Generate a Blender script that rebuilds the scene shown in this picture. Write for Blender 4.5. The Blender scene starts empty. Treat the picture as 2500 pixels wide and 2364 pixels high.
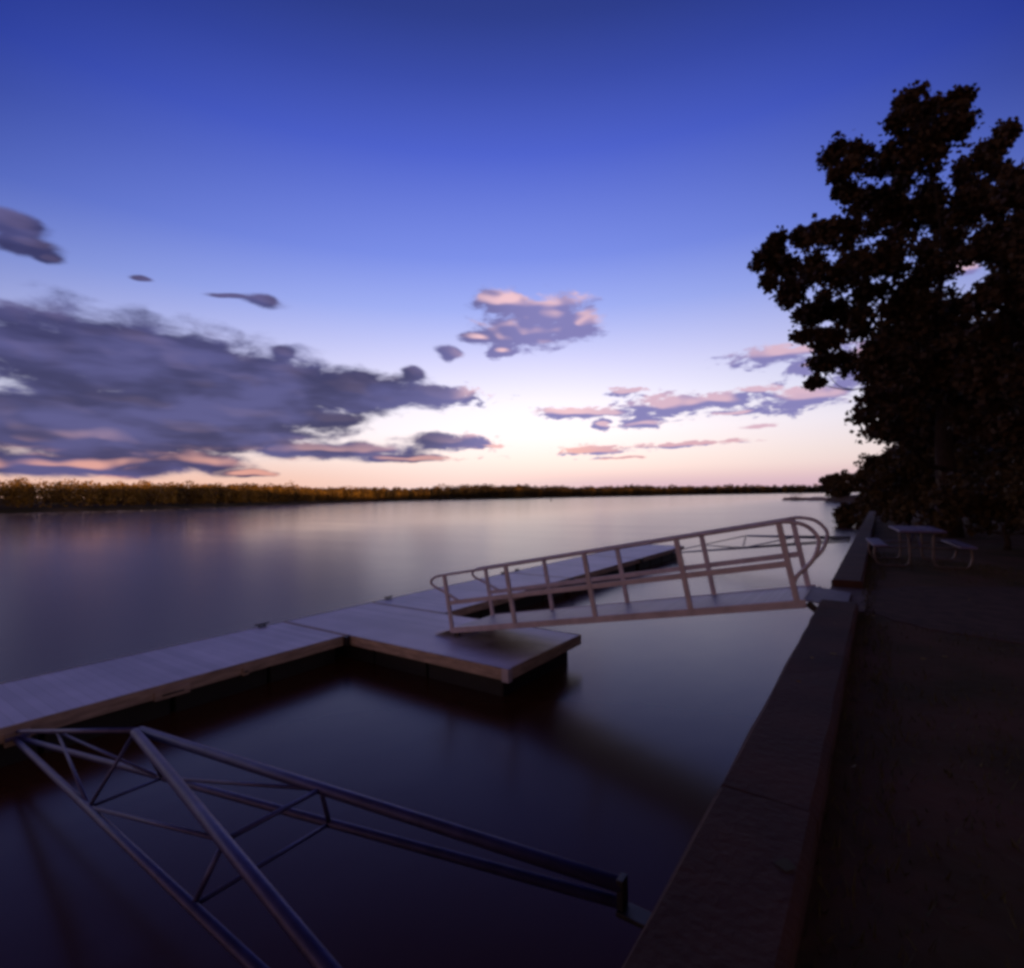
import bpy, bmesh, math, random
import numpy as np
from mathutils import Vector, Matrix
R_ = math.radians
sc = bpy.context.scene
COL = sc.collection

# ------------------------------------------------------------------ camera
YAW, PITCH, ROLL, FOC, ZC = R_(35.02), R_(1.38), R_(0.90), 1282.7, 3.35
camd = bpy.data.cameras.new('camera'); cam = bpy.data.objects.new('camera', camd); COL.objects.link(cam)
r0 = Vector((math.cos(YAW), math.sin(YAW), 0)); f0 = Vector((-math.sin(YAW), math.cos(YAW), 0)); zz = Vector((0, 0, 1))
fw = f0*math.cos(PITCH) + zz*math.sin(PITCH); up = -f0*math.sin(PITCH) + zz*math.cos(PITCH)
rt = math.cos(ROLL)*r0 - math.sin(ROLL)*up; up2 = math.sin(ROLL)*r0 + math.cos(ROLL)*up
m = Matrix((rt, up2, -fw)).transposed().to_4x4(); m.translation = Vector((0, 0, ZC))
cam.matrix_world = m
camd.sensor_width = 36; camd.lens = FOC/2500*36; camd.clip_start = 0.05; camd.clip_end = 20000
sc.camera = cam
sc.view_settings.view_transform = 'Standard'; sc.view_settings.look = 'None'
sc.view_settings.exposure = 0.0; sc.view_settings.gamma = 1
sc.cycles.filter_width = 3.4          # the pinhole's softness
sc.cycles.max_bounces = 6; sc.cycles.diffuse_bounces = 2; sc.cycles.glossy_bounces = 3
sc.cycles.sample_clamp_indirect = 4

# ------------------------------------------------------------------ colours
def lin(r, g, b):
    return tuple(((c/255)/12.92 if c/255 <= .04045 else ((c/255+.055)/1.055)**2.4) for c in (r, g, b)) + (1,)

# ------------------------------------------------------------------ world
SUN_EL = 2.1; SUN_DIR = Vector((math.cos(R_(5)), math.sin(R_(5)), 0))     # low over the inland side
w = bpy.data.worlds.new('World'); sc.world = w; w.use_nodes = True
NT = w.node_tree; NT.nodes.clear()
def N(t, **k):
    n = NT.nodes.new(t)
    for a, b in k.items(): setattr(n, a, b)
    return n
def L(a, b): NT.links.new(a, b)
def M(op, a, b=None, c=None, clamp=False):
    n = N('ShaderNodeMath', operation=op, use_clamp=clamp)
    for i, v in enumerate((a, b, c)):
        if v is None: continue
        if isinstance(v, (int, float)): n.inputs[i].default_value = v
        else: L(v, n.inputs[i])
    return n.outputs[0]
def VM(op, a, b=None, s=None):
    n = N('ShaderNodeVectorMath', operation=op)
    for i, v in enumerate((a, b)):
        if v is None: continue
        if isinstance(v, (tuple, Vector)): n.inputs[i].default_value = v
        else: L(v, n.inputs[i])
    if s is not None:
        if isinstance(s, (int, float)): n.inputs['Scale'].default_value = s
        else: L(s, n.inputs['Scale'])
    return n.outputs['Value'] if op in ('DOT_PRODUCT', 'LENGTH') else n.outputs[0]
def MR(v, a, b, c, d, interp='SMOOTHSTEP'):
    n = N('ShaderNodeMapRange', interpolation_type=interp); L(v, n.inputs[0])
    for i, x in enumerate((a, b, c, d)): n.inputs[i+1].default_value = x
    return n.outputs[0]
def MIX(f, a, b, blend='MIX'):
    n = N('ShaderNodeMix', data_type='RGBA', blend_type=blend)
    for s, v in ((0, f), (6, a), (7, b)):
        if isinstance(v, (int, float)): n.inputs[s].default_value = v
        elif isinstance(v, tuple): n.inputs[s].default_value = v
        else: L(v, n.inputs[s])
    return n.outputs[2]
tc = N('ShaderNodeTexCoord').outputs['Generated']
dirn = VM('NORMALIZE', tc)
sep = N('ShaderNodeSeparateXYZ'); L(dirn, sep.inputs[0])
el = M('MULTIPLY', M('ARCSINE', sep.outputs[2]), 180/math.pi)
fx = VM('DOT_PRODUCT', dirn, tuple(r0)); fy = VM('DOT_PRODUCT', dirn, tuple(f0))
az = M('MULTIPLY', M('ARCTAN2', fx, fy), 180/math.pi)
# clear-sky colour by elevation
ramp = N('ShaderNodeValToRGB'); ramp.color_ramp.interpolation = 'LINEAR'
L(MR(el, 0, 90, 0, 1, 'LINEAR'), ramp.inputs[0])
STOPS = [(0, (236, 204, 204)), (2, (252, 220, 212)), (4, (255, 234, 228)), (7, (255, 244, 250)), (10, (242, 238, 255)), (14.5, (212, 212, 252)),
  (19.7, (164, 178, 246)), (24.6, (126, 145, 234)), (33.5, (80, 100, 206)), (38.8, (60, 78, 172)), (43, (47, 63, 142)), (55, (26, 30, 68)), (90, (14, 14, 30))]
cr = ramp.color_ramp
while len(cr.elements) > 1: cr.elements.remove(cr.elements[-1])
for i, (e_, c_) in enumerate(STOPS):
    el_ = cr.elements[0] if i == 0 else cr.elements.new(e_/90)
    el_.position = e_/90; el_.color = lin(*c_)
sky = ramp.outputs[0]
# dimmer towards both sides, more so high up
side = M('POWER', M('DIVIDE', M('ABSOLUTE', M('ADD', az, 1.0)), 45.0), 2.0)
dim = M('SUBTRACT', 1.0, M('MULTIPLY', M('MINIMUM', side, 1.3), MR(el, 5, 30, .18, .58, 'LINEAR')))
glowc = M('MULTIPLY', M('MULTIPLY', MR(el, 0, 6, .2, 1), MR(el, 8, 20, 1, 0)), MR(M('ABSOLUTE', M('SUBTRACT', az, 4)), 0, 34, 1, 0))
dim = M('MULTIPLY', dim, M('ADD', 1.0, M('MULTIPLY', glowc, .14)))
cx = N('ShaderNodeCombineXYZ')
for i_, p_ in enumerate((1.3, 1.1, .72)): L(M('POWER', dim, p_), cx.inputs[i_])
sky = VM('MULTIPLY', sky, cx.outputs[0])
# the half of the sky behind the camera, towards the set sun, is warmer
sky = MIX(MR(fy, .15, -.35, 0, 1), sky, MIX(1.0, sky, (1.25, .72, .42, 1), 'MULTIPLY'))
# mauve band along the right horizon
band = M('MULTIPLY', MR(el, .4, 3.2, 1, 0), MR(az, -8, 14, 0, 1))
warm = M('MULTIPLY', MR(el, .5, 6, 1, 0), MR(az, -4, -30, 0, 1))
sky = MIX(M('MULTIPLY', warm, .6), sky, lin(250, 186, 150))
sky = MIX(M('MULTIPLY', band, .5), sky, lin(196, 152, 186))
# ---- clouds
nz = N('ShaderNodeTexNoise', noise_dimensions='2D'); nz.inputs['Scale'].default_value = 1.0; nz.inputs['Detail'].default_value = 1.5
comb = N('ShaderNodeCombineXYZ'); L(az, comb.inputs[0]); L(el, comb.inputs[1]); AE = comb.outputs[0]
L(VM('MULTIPLY', AE, (.22, .42, 0)), nz.inputs['Vector'])
warp = VM('MULTIPLY', VM('SUBTRACT', nz.outputs['Color'], (.5, .5, .5)), (1.8, .8, 0))
AEw = VM('ADD', AE, warp)
BLOBS = [(-41.6, 12.37, 5.41, 3.45, 0),
  (-34.23, 12.37, 10.1, 3.59, 8),
  (-26.23, 11.29, 10.44, 3.04, 12),
  (-16.45, 11.1, 7.76, 2.2, 6),
  (-7.83, 10.89, 4.98, 1.08, 3),
  (-23.42, 14.32, 1.14, 0.79, 0),
  (-10.56, 12.99, 1.31, 0.96, 0),
  (-37.91, 5.55, 9.91, 2.21, 0),
  (-29.33, 6.69, 10.28, 2.05, 3),
  (-19.06, 5.11, 9.02, 0.85, 3),
  (-40.6, 3.26, 6.54, 1.02, 0),
  (-44.02, 7.19, 2.05, 2.0, 0),
  (-33.05, 3.68, 6.34, 1.04, 0),
  (-6.78, 6.05, 4.72, 0.89, 0),
  (-2.3, 5.69, 2.25, 0.17, 0),
  (25.37, 10.01, 2.31, 0.4, 0),
  (19.06, 9.37, 2.52, 0.62, 0),
  (10.61, 8.79, 3.27, 0.43, 0),
  (23.45, 8.01, 2.85, 0.31, 0),
  (-10.66, 4.29, 5.97, 0.44, 0),
  (-19.04, 8.12, 3.53, 0.73, 0),
  (-26.71, 2.65, 2.24, 0.35, 0),
  (-42.52, 7.34, 8.06, 2.06, 0),
  (-39.29, 7.63, 8.18, 1.89, 0),
  (-33.05, 10.91, 7.96, 2.3, 0),
  (-33.05, 8.6, 10.35, 1.4, 0),
  (-24.86, 8.39, 6.5, 1.31, 0),
  (-0.94, 20.37, 2.72, 1.31, 0),
  (3.58, 19.41, 4.23, 1.72, 10),
  (1.84, 17.41, 6.2, 1.66, 0),
  (7.77, 18.06, 2.34, 1.53, 0),
  (-0.74, 15.62, 1.92, 0.74, 0),
  (-3.54, 16.94, 2.03, 0.73, 0),
  (-6.66, 15.5, 1.34, 0.79, 0),
  (27.28, 13.17, 4.24, 0.95, 5),
  (29.87, 11.68, 2.13, 0.66, 0),
  (28.93, 8.92, 4.75, 1.25, 0),
  (22.04, 9.4, 4.36, 0.71, 0),
  (15.97, 9.05, 4.17, 1.17, -5),
  (12.56, 10.96, 1.83, 0.48, 5),
  (6.75, 8.94, 3.45, 0.66, 5),
  (10.04, 7.61, 1.1, 0.65, 0),
  (14.35, 7.42, 2.38, 0.54, 0),
  (18.46, 5.24, 5.06, 0.32, 1),
  (8.89, 4.84, 3.96, 0.5, 2),
  (11.6, 3.93, 3.24, 0.16, -3),
  (25.29, 6.51, 1.57, 0.21, 0),
  (41.1, 17.69, 0.96, 0.62, 0),
  (34.34, 11.6, 3.09, 1.8, 0),
  (-43.35, 21.42, 2.11, 0.87, 10),
  (-42.74, 20.02, 2.15, 0.82, 0),
  (-41.48, 19.41, 0.96, 0.46, 0),
  (-25.28, 19.08, 2.13, 0.51, -3),
  (-28.0, 19.03, 1.86, 0.22, 8),
  (-35.0, 19.41, 0.92, 0.21, -5)]
def field(P):            # distance to a union of soft ellipses; each step re-maps the last one's coordinates
    cur = None; pa, pe, pra, pre = 0, 0, 1, 1
    for a, e, ra, re, ro in BLOBS:
        n = N('ShaderNodeVectorMath', operation='MULTIPLY_ADD'); L(P, n.inputs[0])
        n.inputs[1].default_value = (pra/ra, pre/re, 0); n.inputs[2].default_value = ((pa-a)/ra, (pe-e)/re, 0)
        P = n.outputs[0]; pa, pe, pra, pre = a, e, ra, re
        ln = VM('LENGTH', P)
        cur = ln if cur is None else M('SMOOTH_MIN', cur, ln, .5)
    return cur
def fbm(P, sx, sy, det=6, rough=.55):
    n = N('ShaderNodeTexNoise', noise_dimensions='2D'); n.inputs['Scale'].default_value = 1; n.inputs['Detail'].default_value = det; n.inputs['Roughness'].default_value = rough
    L(VM('MULTIPLY', P, (sx, sy, 0)), n.inputs['Vector']); return n.outputs['Fac']
def dens(P):
    d = M('SUBTRACT', MR(az, -16, -8, 1.33, 1.26), field(P))
    n = M('MULTIPLY', M('SUBTRACT', fbm(P, .26, .60, 5, .5), .5), MR(az, -14, -4, 1.15, 1.7))
    n2 = M('MULTIPLY', M('SUBTRACT', fbm(P, .75, 2.3, 4, .6), .5), M('MULTIPLY', MR(az, -9, -3, .4, 1.9), MR(el, 12.5, 15.5, 1, .45)))
    s_ = M('ADD', d, n); soft = M('MULTIPLY', M('SUBTRACT', fbm(P, .24, .5, 1.5, .4), .5), 1.6); return M('ADD', s_, n2), M('ADD', d, soft)
D1, L1 = dens(AEw); _, L2 = dens(VM('ADD', AEw, (.4, .5, 0)))
cover = MR(D1, -.05, .60, 0, 1)
lit = M('MULTIPLY', MR(M('SUBTRACT', L1, L2), .0, .62, 0, 1), MR(az, 6, 12, 1, .7))
edge = MR(D1, .1, 1.0, 1, 0)
open_ = MR(az, -7, -3, .04, 1)
low = MR(el, 3, 7.5, 1, 0)
litf = M('MULTIPLY', M('MAXIMUM', lit, M('MULTIPLY', M('MULTIPLY', edge, low), MR(fbm(AEw, .10, .5, 3), .5, .68, .0, 1))), M('MAXIMUM', open_, M('MULTIPLY', low, .8)), clamp=True)
shade = MIX(MR(fbm(AEw, .09, .34, 3), .32, .68, 0, 1), lin(54, 53, 96), lin(86, 85, 138))
shade = MIX(MR(az, -14, 4, 0, 1), shade, lin(132, 127, 184))
pink = MIX(low, lin(244, 200, 208), lin(248, 178, 160))
cloud = MIX(litf, shade, pink)
sky = MIX(M('MULTIPLY', cover, MR(D1, 0, .5, .8, .97)), sky, cloud)
# ---- glow of the set sun, behind the camera; physical sky added under it
sd = VM('DOT_PRODUCT', dirn, tuple(SUN_DIR))
glow = M('POWER', M('MAXIMUM', sd, 0.0), 3.0)
glow = M('MULTIPLY', glow, MR(el, 0, 35, 1, .05))
back = MIX(1.0, VM('SCALE', sky, None, 1.0), VM('SCALE', (1.0, .70, .55), None, M('MULTIPLY', glow, 1.15)), 'ADD')
nis = N('ShaderNodeTexSky', sky_type='NISHITA'); nis.sun_disc = False
nis.sun_elevation = R_(SUN_EL); nis.sun_rotation = R_(90-5)
back = MIX(1.0, back, VM('SCALE', nis.outputs[0], None, 0.0015), 'ADD')
back = MIX(MR(el, -1.5, -.2, 1, 0), back, lin(60, 50, 60))
bg = N('ShaderNodeBackground'); L(back, bg.inputs[0]); bg.inputs[1].default_value = 1.0
L(bg.outputs[0], N('ShaderNodeOutputWorld').inputs[0])
w.cycles.sampling_method = 'MANUAL'; w.cycles.sample_map_resolution = 512

# ------------------------------------------------------------------ sun: almost set, only the far bank's tree tops catch it
sl = bpy.data.lights.new('sun', 'SUN'); so = bpy.data.objects.new('sun', sl); COL.objects.link(so)
sl.energy = 5.0; sl.angle = R_(.5); sl.color = (1.0, .50, .20)
sv = Vector((SUN_DIR.x*math.cos(R_(SUN_EL)), SUN_DIR.y*math.cos(R_(SUN_EL)), math.sin(R_(SUN_EL))))
so.rotation_euler = sv.to_track_quat('Z', 'Y').to_euler(); so.location = (60, 0, 60)

# ------------------------------------------------------------------ materials
def mat(name, color, rough=.6, metal=0.0, var=.25, scale=6.0, bump=.0, bscale=30.0, spec=.5, stretch=(1, 1, 1), color2=None):
    mt = bpy.data.materials.new(name); mt.use_nodes = True; t = mt.node_tree; b = t.nodes['Principled BSDF']
    co = t.nodes.new('ShaderNodeTexCoord'); mp = t.nodes.new('ShaderNodeMapping'); mp.inputs['Scale'].default_value = stretch
    t.links.new(co.outputs['Object'], mp.inputs[0])
    n = t.nodes.new('ShaderNodeTexNoise'); n.inputs['Scale'].default_value = scale; n.inputs['Detail'].default_value = 6
    t.links.new(mp.outputs[0], n.inputs['Vector'])
    r = t.nodes.new('ShaderNodeValToRGB'); t.links.new(n.outputs['Fac'], r.inputs[0])
    c2 = color2 or tuple(c*(1-var) for c in color)
    r.color_ramp.elements[0].position = .32; r.color_ramp.elements[1].position = .68
    r.color_ramp.elements[0].color = (*c2, 1); r.color_ramp.elements[1].color = (*[min(1, c*(1+var*.4)) for c in color], 1)
    t.links.new(r.outputs[0], b.inputs['Base Color'])
    b.inputs['Roughness'].default_value = rough; b.inputs['Metallic'].default_value = metal; b.inputs['Specular IOR Level'].default_value = spec
    if bump:
        n2 = t.nodes.new('ShaderNodeTexNoise'); n2.inputs['Scale'].default_value = bscale; n2.inputs['Detail'].default_value = 5
        t.links.new(mp.outputs[0], n2.inputs['Vector'])
        bp = t.nodes.new('ShaderNodeBump'); bp.inputs['Strength'].default_value = bump; bp.inputs['Distance'].default_value = .02
        t.links.new(n2.outputs['Fac'], bp.inputs['Height']); t.links.new(bp.outputs[0], b.inputs['Normal'])
    return mt

MT = {}
MT['alu'] = mat('weathered_aluminium', (.58, .495, .53), .5, .12, .2, 5, .1, 60)
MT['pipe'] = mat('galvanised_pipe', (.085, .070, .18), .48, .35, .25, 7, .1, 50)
MT['fascia'] = mat('fascia_board', (.52, .37, .28), .75, 0, .35, 3, .25, 25, stretch=(1, 1, 6))
MT['float'] = mat('black_float', (.018, .015, .014), .6, 0, .3, 4, .2, 20)
MT['dark'] = mat('dark_steel', (.05, .04, .04), .5, .5, .3, 8)
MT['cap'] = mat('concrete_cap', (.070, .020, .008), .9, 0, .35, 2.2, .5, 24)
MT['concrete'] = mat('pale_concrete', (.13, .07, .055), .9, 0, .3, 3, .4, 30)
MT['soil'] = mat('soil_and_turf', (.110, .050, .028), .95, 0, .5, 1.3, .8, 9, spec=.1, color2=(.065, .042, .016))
MT['gravel'] = mat('gravel', (.10, .052, .036), .95, 0, .4, 5, .9, 60, spec=.2)
MT['bank'] = mat('bank_earth', (.12, .085, .05), .95, 0, .5, .05, 0, 9, spec=.1, color2=(.04, .04, .018))
MT['bark'] = mat('bark', (.045, .026, .018), .95, 0, .4, 8, .6, 20, spec=.2, stretch=(3, 3, .6))
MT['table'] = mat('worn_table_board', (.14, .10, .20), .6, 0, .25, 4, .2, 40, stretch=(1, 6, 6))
MT['leg'] = mat('table_pipe', (.14, .10, .095), .4, .35, .25, 7)
MT['plate'] = mat('dull_plate', (.15, .12, .19), .55, .1, .25, 7)
MT['boatwhite'] = mat('boat_gelcoat', (.55, .5, .5), .35, 0, .1, 2)
MT['canvas'] = mat('canvas', (.11, .09, .14), .8, 0, .2, 2)
MT['red'] = mat('red_oxide', (.30, .09, .05), .6, 0, .3, 3)

def leafmat(name, ca, cb, trans=.25):
    mt = bpy.data.materials.new(name); mt.use_nodes = True; t = mt.node_tree; b = t.nodes['Principled BSDF']
    at = t.nodes.new('ShaderNodeAttribute'); at.attribute_name = 'tint'
    r = t.nodes.new('ShaderNodeValToRGB'); t.links.new(at.outputs['Fac'], r.inputs[0])
    r.color_ramp.elements[0].color = (*ca, 1); r.color_ramp.elements[1].color = (*cb, 1)
    t.links.new(r.outputs[0], b.inputs['Base Color']); b.inputs['Roughness'].default_value = .7; b.inputs['Specular IOR Level'].default_value = .25
    return mt
MT['leaf'] = leafmat('maple_leaves', (.036, .020, .010), (.075, .040, .016))
MT['leaf2'] = leafmat('shrub_leaves', (.048, .028, .010), (.095, .060, .020))
MT['grass'] = leafmat('grass_blades', (.055, .040, .012), (.11, .085, .028))
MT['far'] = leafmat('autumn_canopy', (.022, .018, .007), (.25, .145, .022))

# deck boards: ribbed planks laid across each float
def deckmat(name, base, axis, pitch, joint=.45):
    mt = mat(name, base, .48, .0, .16, .9, 0)
    t = mt.node_tree; b = t.nodes['Principled BSDF']
    co = t.nodes.new('ShaderNodeTexCoord'); s = t.nodes.new('ShaderNodeSeparateXYZ'); t.links.new(co.outputs['Object'], s.inputs[0])
    a = t.nodes.new('ShaderNodeMath'); a.operation = 'MULTIPLY'; a.inputs[1].default_value = 1/pitch; t.links.new(s.outputs[axis], a.inputs[0])
    fr = t.nodes.new('ShaderNodeMath'); fr.operation = 'FRACT'; t.links.new(a.outputs[0], fr.inputs[0])
    pg = t.nodes.new('ShaderNodeMath'); pg.operation = 'PINGPONG'; pg.inputs[1].default_value = .5; t.links.new(fr.outputs[0], pg.inputs[0])
    mr = t.nodes.new('ShaderNodeMapRange'); mr.inputs[1].default_value = 0; mr.inputs[2].default_value = .07; t.links.new(pg.outputs[0], mr.inputs[0])
    mx = t.nodes.new('ShaderNodeMix'); mx.data_type = 'RGBA'; mx.blend_type = 'MULTIPLY'; mx.inputs[0].default_value = joint
    old = b.inputs['Base Color'].links[0].from_socket
    t.links.new(old, mx.inputs[6]); t.links.new(mr.outputs[0], mx.inputs[7]); 
    # board-to-board tone
    fl = t.nodes.new('ShaderNodeMath'); fl.operation = 'FLOOR'; t.links.new(a.outputs[0], fl.inputs[0])
    wn = t.nodes.new('ShaderNodeTexWhiteNoise'); wn.noise_dimensions = '1D'; t.links.new(fl.outputs[0], wn.inputs['W'])
    m3 = t.nodes.new('ShaderNodeMapRange'); m3.inputs[3].default_value = .88; m3.inputs[4].default_value = 1.06; t.links.new(wn.outputs['Value'], m3.inputs[0])
    sc_ = t.nodes.new('ShaderNodeVectorMath'); sc_.operation = 'SCALE'; t.links.new(mx.outputs[2], sc_.inputs[0]); t.links.new(m3.outputs[0], sc_.inputs['Scale'])
    t.links.new(sc_.outputs[0], b.inputs['Base Color'])
    bp = t.nodes.new('ShaderNodeBump'); bp.inputs['Strength'].default_value = .5; bp.inputs['Distance'].default_value = .006
    t.links.new(mr.outputs[0], bp.inputs['Height']); t.links.new(bp.outputs[0], b.inputs['Normal'])
    return mt
MT['deck'] = deckmat('deck_boards', (.80, .70, .75), 1, .145, .22)
MT['deckpatch'] = deckmat('deck_boards_browned', (.80, .69, .72), 1, .145, .22)
# soft-edged brown patch on the landing float, below the foot of the gangway
def add_brown_patch(mt, c, rad):
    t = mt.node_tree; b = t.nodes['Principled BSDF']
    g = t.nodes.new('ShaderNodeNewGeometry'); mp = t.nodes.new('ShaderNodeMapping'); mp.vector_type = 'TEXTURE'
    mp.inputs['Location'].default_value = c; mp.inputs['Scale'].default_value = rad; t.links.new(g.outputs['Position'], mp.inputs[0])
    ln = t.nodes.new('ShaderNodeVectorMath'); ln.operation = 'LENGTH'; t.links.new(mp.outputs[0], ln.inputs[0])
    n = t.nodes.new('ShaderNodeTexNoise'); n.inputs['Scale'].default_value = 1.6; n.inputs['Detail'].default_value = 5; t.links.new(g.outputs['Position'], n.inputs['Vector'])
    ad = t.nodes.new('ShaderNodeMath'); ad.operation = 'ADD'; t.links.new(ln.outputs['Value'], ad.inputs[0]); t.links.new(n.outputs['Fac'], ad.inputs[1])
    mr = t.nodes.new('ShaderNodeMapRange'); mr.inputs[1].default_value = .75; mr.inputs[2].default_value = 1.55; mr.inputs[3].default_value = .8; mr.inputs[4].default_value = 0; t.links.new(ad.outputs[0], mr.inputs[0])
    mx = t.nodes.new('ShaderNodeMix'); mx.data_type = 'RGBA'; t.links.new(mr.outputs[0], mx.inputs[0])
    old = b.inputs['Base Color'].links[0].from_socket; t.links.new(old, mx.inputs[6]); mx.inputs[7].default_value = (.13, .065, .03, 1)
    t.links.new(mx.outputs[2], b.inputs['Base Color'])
add_brown_patch(MT['deckpatch'], (-5.9, 8.2, .53), (1.15, 1.0, 3))
MT['grating'] = deckmat('gangway_planking', (.34, .30, .36), 0, .10, .6)

# ------------------------------------------------------------------ mesh helpers
class MB:
    def __init__(s): s.v = []; s.f = []; s.smooth = []
    def box(s, x0, x1, y0, y1, z0, z1, ax=None):
        n = len(s.v); P = [(x, y, z) for z in (z0, z1) for y in (y0, y1) for x in (x0, x1)]
        s.v += [Vector(p) for p in P]
        for q in ((0, 2, 3, 1), (4, 5, 7, 6), (0, 1, 5, 4), (2, 6, 7, 3), (0, 4, 6, 2), (1, 3, 7, 5)): s.f.append([n+i for i in q]); s.smooth.append(False)
        return s
    def beam(s, a, b, w_, h_, upv=Vector((0, 0, 1))):
        a, b = Vector(a), Vector(b); d = (b-a).normalized(); sx = d.cross(upv)
        if sx.length < 1e-4: sx = d.cross(Vector((0, 1, 0)))
        sx.normalize(); uu = sx.cross(d).normalized(); n = len(s.v)
        for p in (a, b):
            for i, j in ((-1, -1), (1, -1), (1, 1), (-1, 1)): s.v.append(p + sx*(i*w_/2) + uu*(j*h_/2))
        for q in ((0, 3, 2, 1), (4, 5, 6, 7), (0, 1, 5, 4), (1, 2, 6, 5), (2, 3, 7, 6), (3, 0, 4, 7)): s.f.append([n+i for i in q]); s.smooth.append(False)
        return s
    def tube(s, pts, r, seg=10, caps=True):
        pts = [Vector(p) for p in pts]; rs = r if isinstance(r, (list, tuple)) else [r]*len(pts)
        n0 = len(s.v); prev = None
        for i, p in enumerate(pts):
            d = ((pts[min(i+1, len(pts)-1)] - pts[max(i-1, 0)])).normalized()
            if prev is None:
                u = d.cross(Vector((0, 0, 1)));  u = d.cross(Vector((1, 0, 0))) if u.length < .05 else u
            else: u = prev - d*prev.dot(d)
            u.normalize(); prev = u; v_ = d.cross(u)
            for k in range(seg):
                a = 2*math.pi*k/seg; s.v.append(p + (u*math.cos(a) + v_*math.sin(a))*rs[i])
        for i in range(len(pts)-1):
            for k in range(seg):
                a = n0+i*seg+k; b = n0+i*seg+(k+1) % seg
                s.f.append([a, b, b+seg, a+seg]); s.smooth.append(True)
        if caps:
            s.f.append([n0+k for k in range(seg)][::-1]); s.smooth.append(False)
            s.f.append([n0+(len(pts)-1)*seg+k for k in range(seg)]); s.smooth.append(False)
        return s
    def poly(s, pts, z0, z1):
        n = len(s.v); k = len(pts)
        s.v += [Vector((x, y, z0)) for x, y in pts] + [Vector((x, y, z1)) for x, y in pts]
        s.f.append([n+i for i in range(k)][::-1]); s.f.append([n+k+i for i in range(k)]); s.smooth += [False, False]
        for i in range(k): j = (i+1) % k; s.f.append([n+i, n+j, n+k+j, n+k+i]); s.smooth.append(False)
        return s
    def build(s, name, m_, parent=None, bevel=0, loc=None):
        org = Vector(loc) if loc is not None else Vector((0, 0, 0))
        me = bpy.data.meshes.new(name); me.from_pydata([tuple(v-org) for v in s.v], [], s.f); me.polygons.foreach_set('use_smooth', s.smooth)
        me.materials.append(m_); o = bpy.data.objects.new(name, me); COL.objects.link(o); o.location = org
        if parent is not None: o.parent = parent; o.location = org if parent.get('abs') else org
        if bevel:
            b = o.modifiers.new('bevel', 'BEVEL'); b.width = bevel; b.segments = 2; b.limit_method = 'ANGLE'
        return o
def bez(pts, n=24):          # smooth curve through points (Catmull-Rom)
    P = [Vector(p) for p in pts]; P = [P[0]*2-P[1]] + P + [P[-1]*2-P[-2]]; out = []
    for i in range(1, len(P)-2):
        for k in range(n):
            t = k/n; a, b, c, d = P[i-1], P[i], P[i+1], P[i+2]
            out.append(.5*((2*b)+(c-a)*t+(2*a-5*b+4*c-d)*t*t+(3*b-a-3*c+d)*t**3))
    out.append(P[-2]); return out
def tag(o, label=None, cat=None, group=None, kind=None):
    if label: o['label'] = label
    if cat: o['category'] = cat
    if group: o['group'] = group
    if kind: o['kind'] = kind
    return o
def thing(name, label, cat, loc=(0, 0, 0), rz=0, group=None):
    o = bpy.data.objects.new(name, None); COL.objects.link(o); o.location = loc; o.rotation_euler = (0, 0, rz); o.empty_display_size = .2
    return tag(o, label, cat, group)
def copy_tree(o, parent=None):
    c = o.copy(); COL.objects.link(c)
    if parent: c.parent = parent
    for ch in list(o.children): copy_tree(ch, c)
    return c
def numpy_mesh(name, V, nper, m_, parent=None, tint=None):
    """V: (faces*nper, 3) array, each run of nper vertices one face"""
    me = bpy.data.meshes.new(name); nv = len(V); nf = nv//nper
    me.vertices.add(nv); me.vertices.foreach_set('co', V.astype(np.float32).ravel())
    me.loops.add(nv); me.loops.foreach_set('vertex_index', np.arange(nv, dtype=np.int32))
    me.polygons.add(nf); me.polygons.foreach_set('loop_start', np.arange(0, nv, nper, dtype=np.int32)); me.polygons.foreach_set('loop_total', np.full(nf, nper, np.int32))
    me.update(calc_edges=True); me.materials.append(m_)
    if tint is not None:
        at = me.attributes.new('tint', 'FLOAT', 'FACE'); at.data.foreach_set('value', tint.astype(np.float32))
    o = bpy.data.objects.new(name, me); COL.objects.link(o)
    if parent is not None: o.parent = parent
    return o
rng = np.random.default_rng(11); rnd = random.Random(5)
def leaves(C_, size, aspect=.95):
    """kite-shaped leaves at centres C_"""
    n = len(C_); a = rng.normal(size=(n, 3)); a /= np.linalg.norm(a, axis=1)[:, None]
    b = rng.normal(size=(n, 3)); b -= (a*b).sum(1)[:, None]*a; b /= np.linalg.norm(b, axis=1)[:, None]
    s = (size*rng.uniform(.6, 1.3, n))[:, None]; nn = np.cross(a, b)*.12
    V = np.stack([C_-a*s, C_-a*s*.2+b*s*aspect+nn*s, C_+a*s*.9, C_-a*s*.1-b*s*aspect*.9+nn*s], 1)
    return V.reshape(-1, 3)
def ball(n, shell=.0):
    d = rng.normal(size=(n, 3)); d /= np.linalg.norm(d, axis=1)[:, None]; r = rng.uniform(shell, 1, n)**(1/2.4)
    return d*r[:, None]

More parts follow.
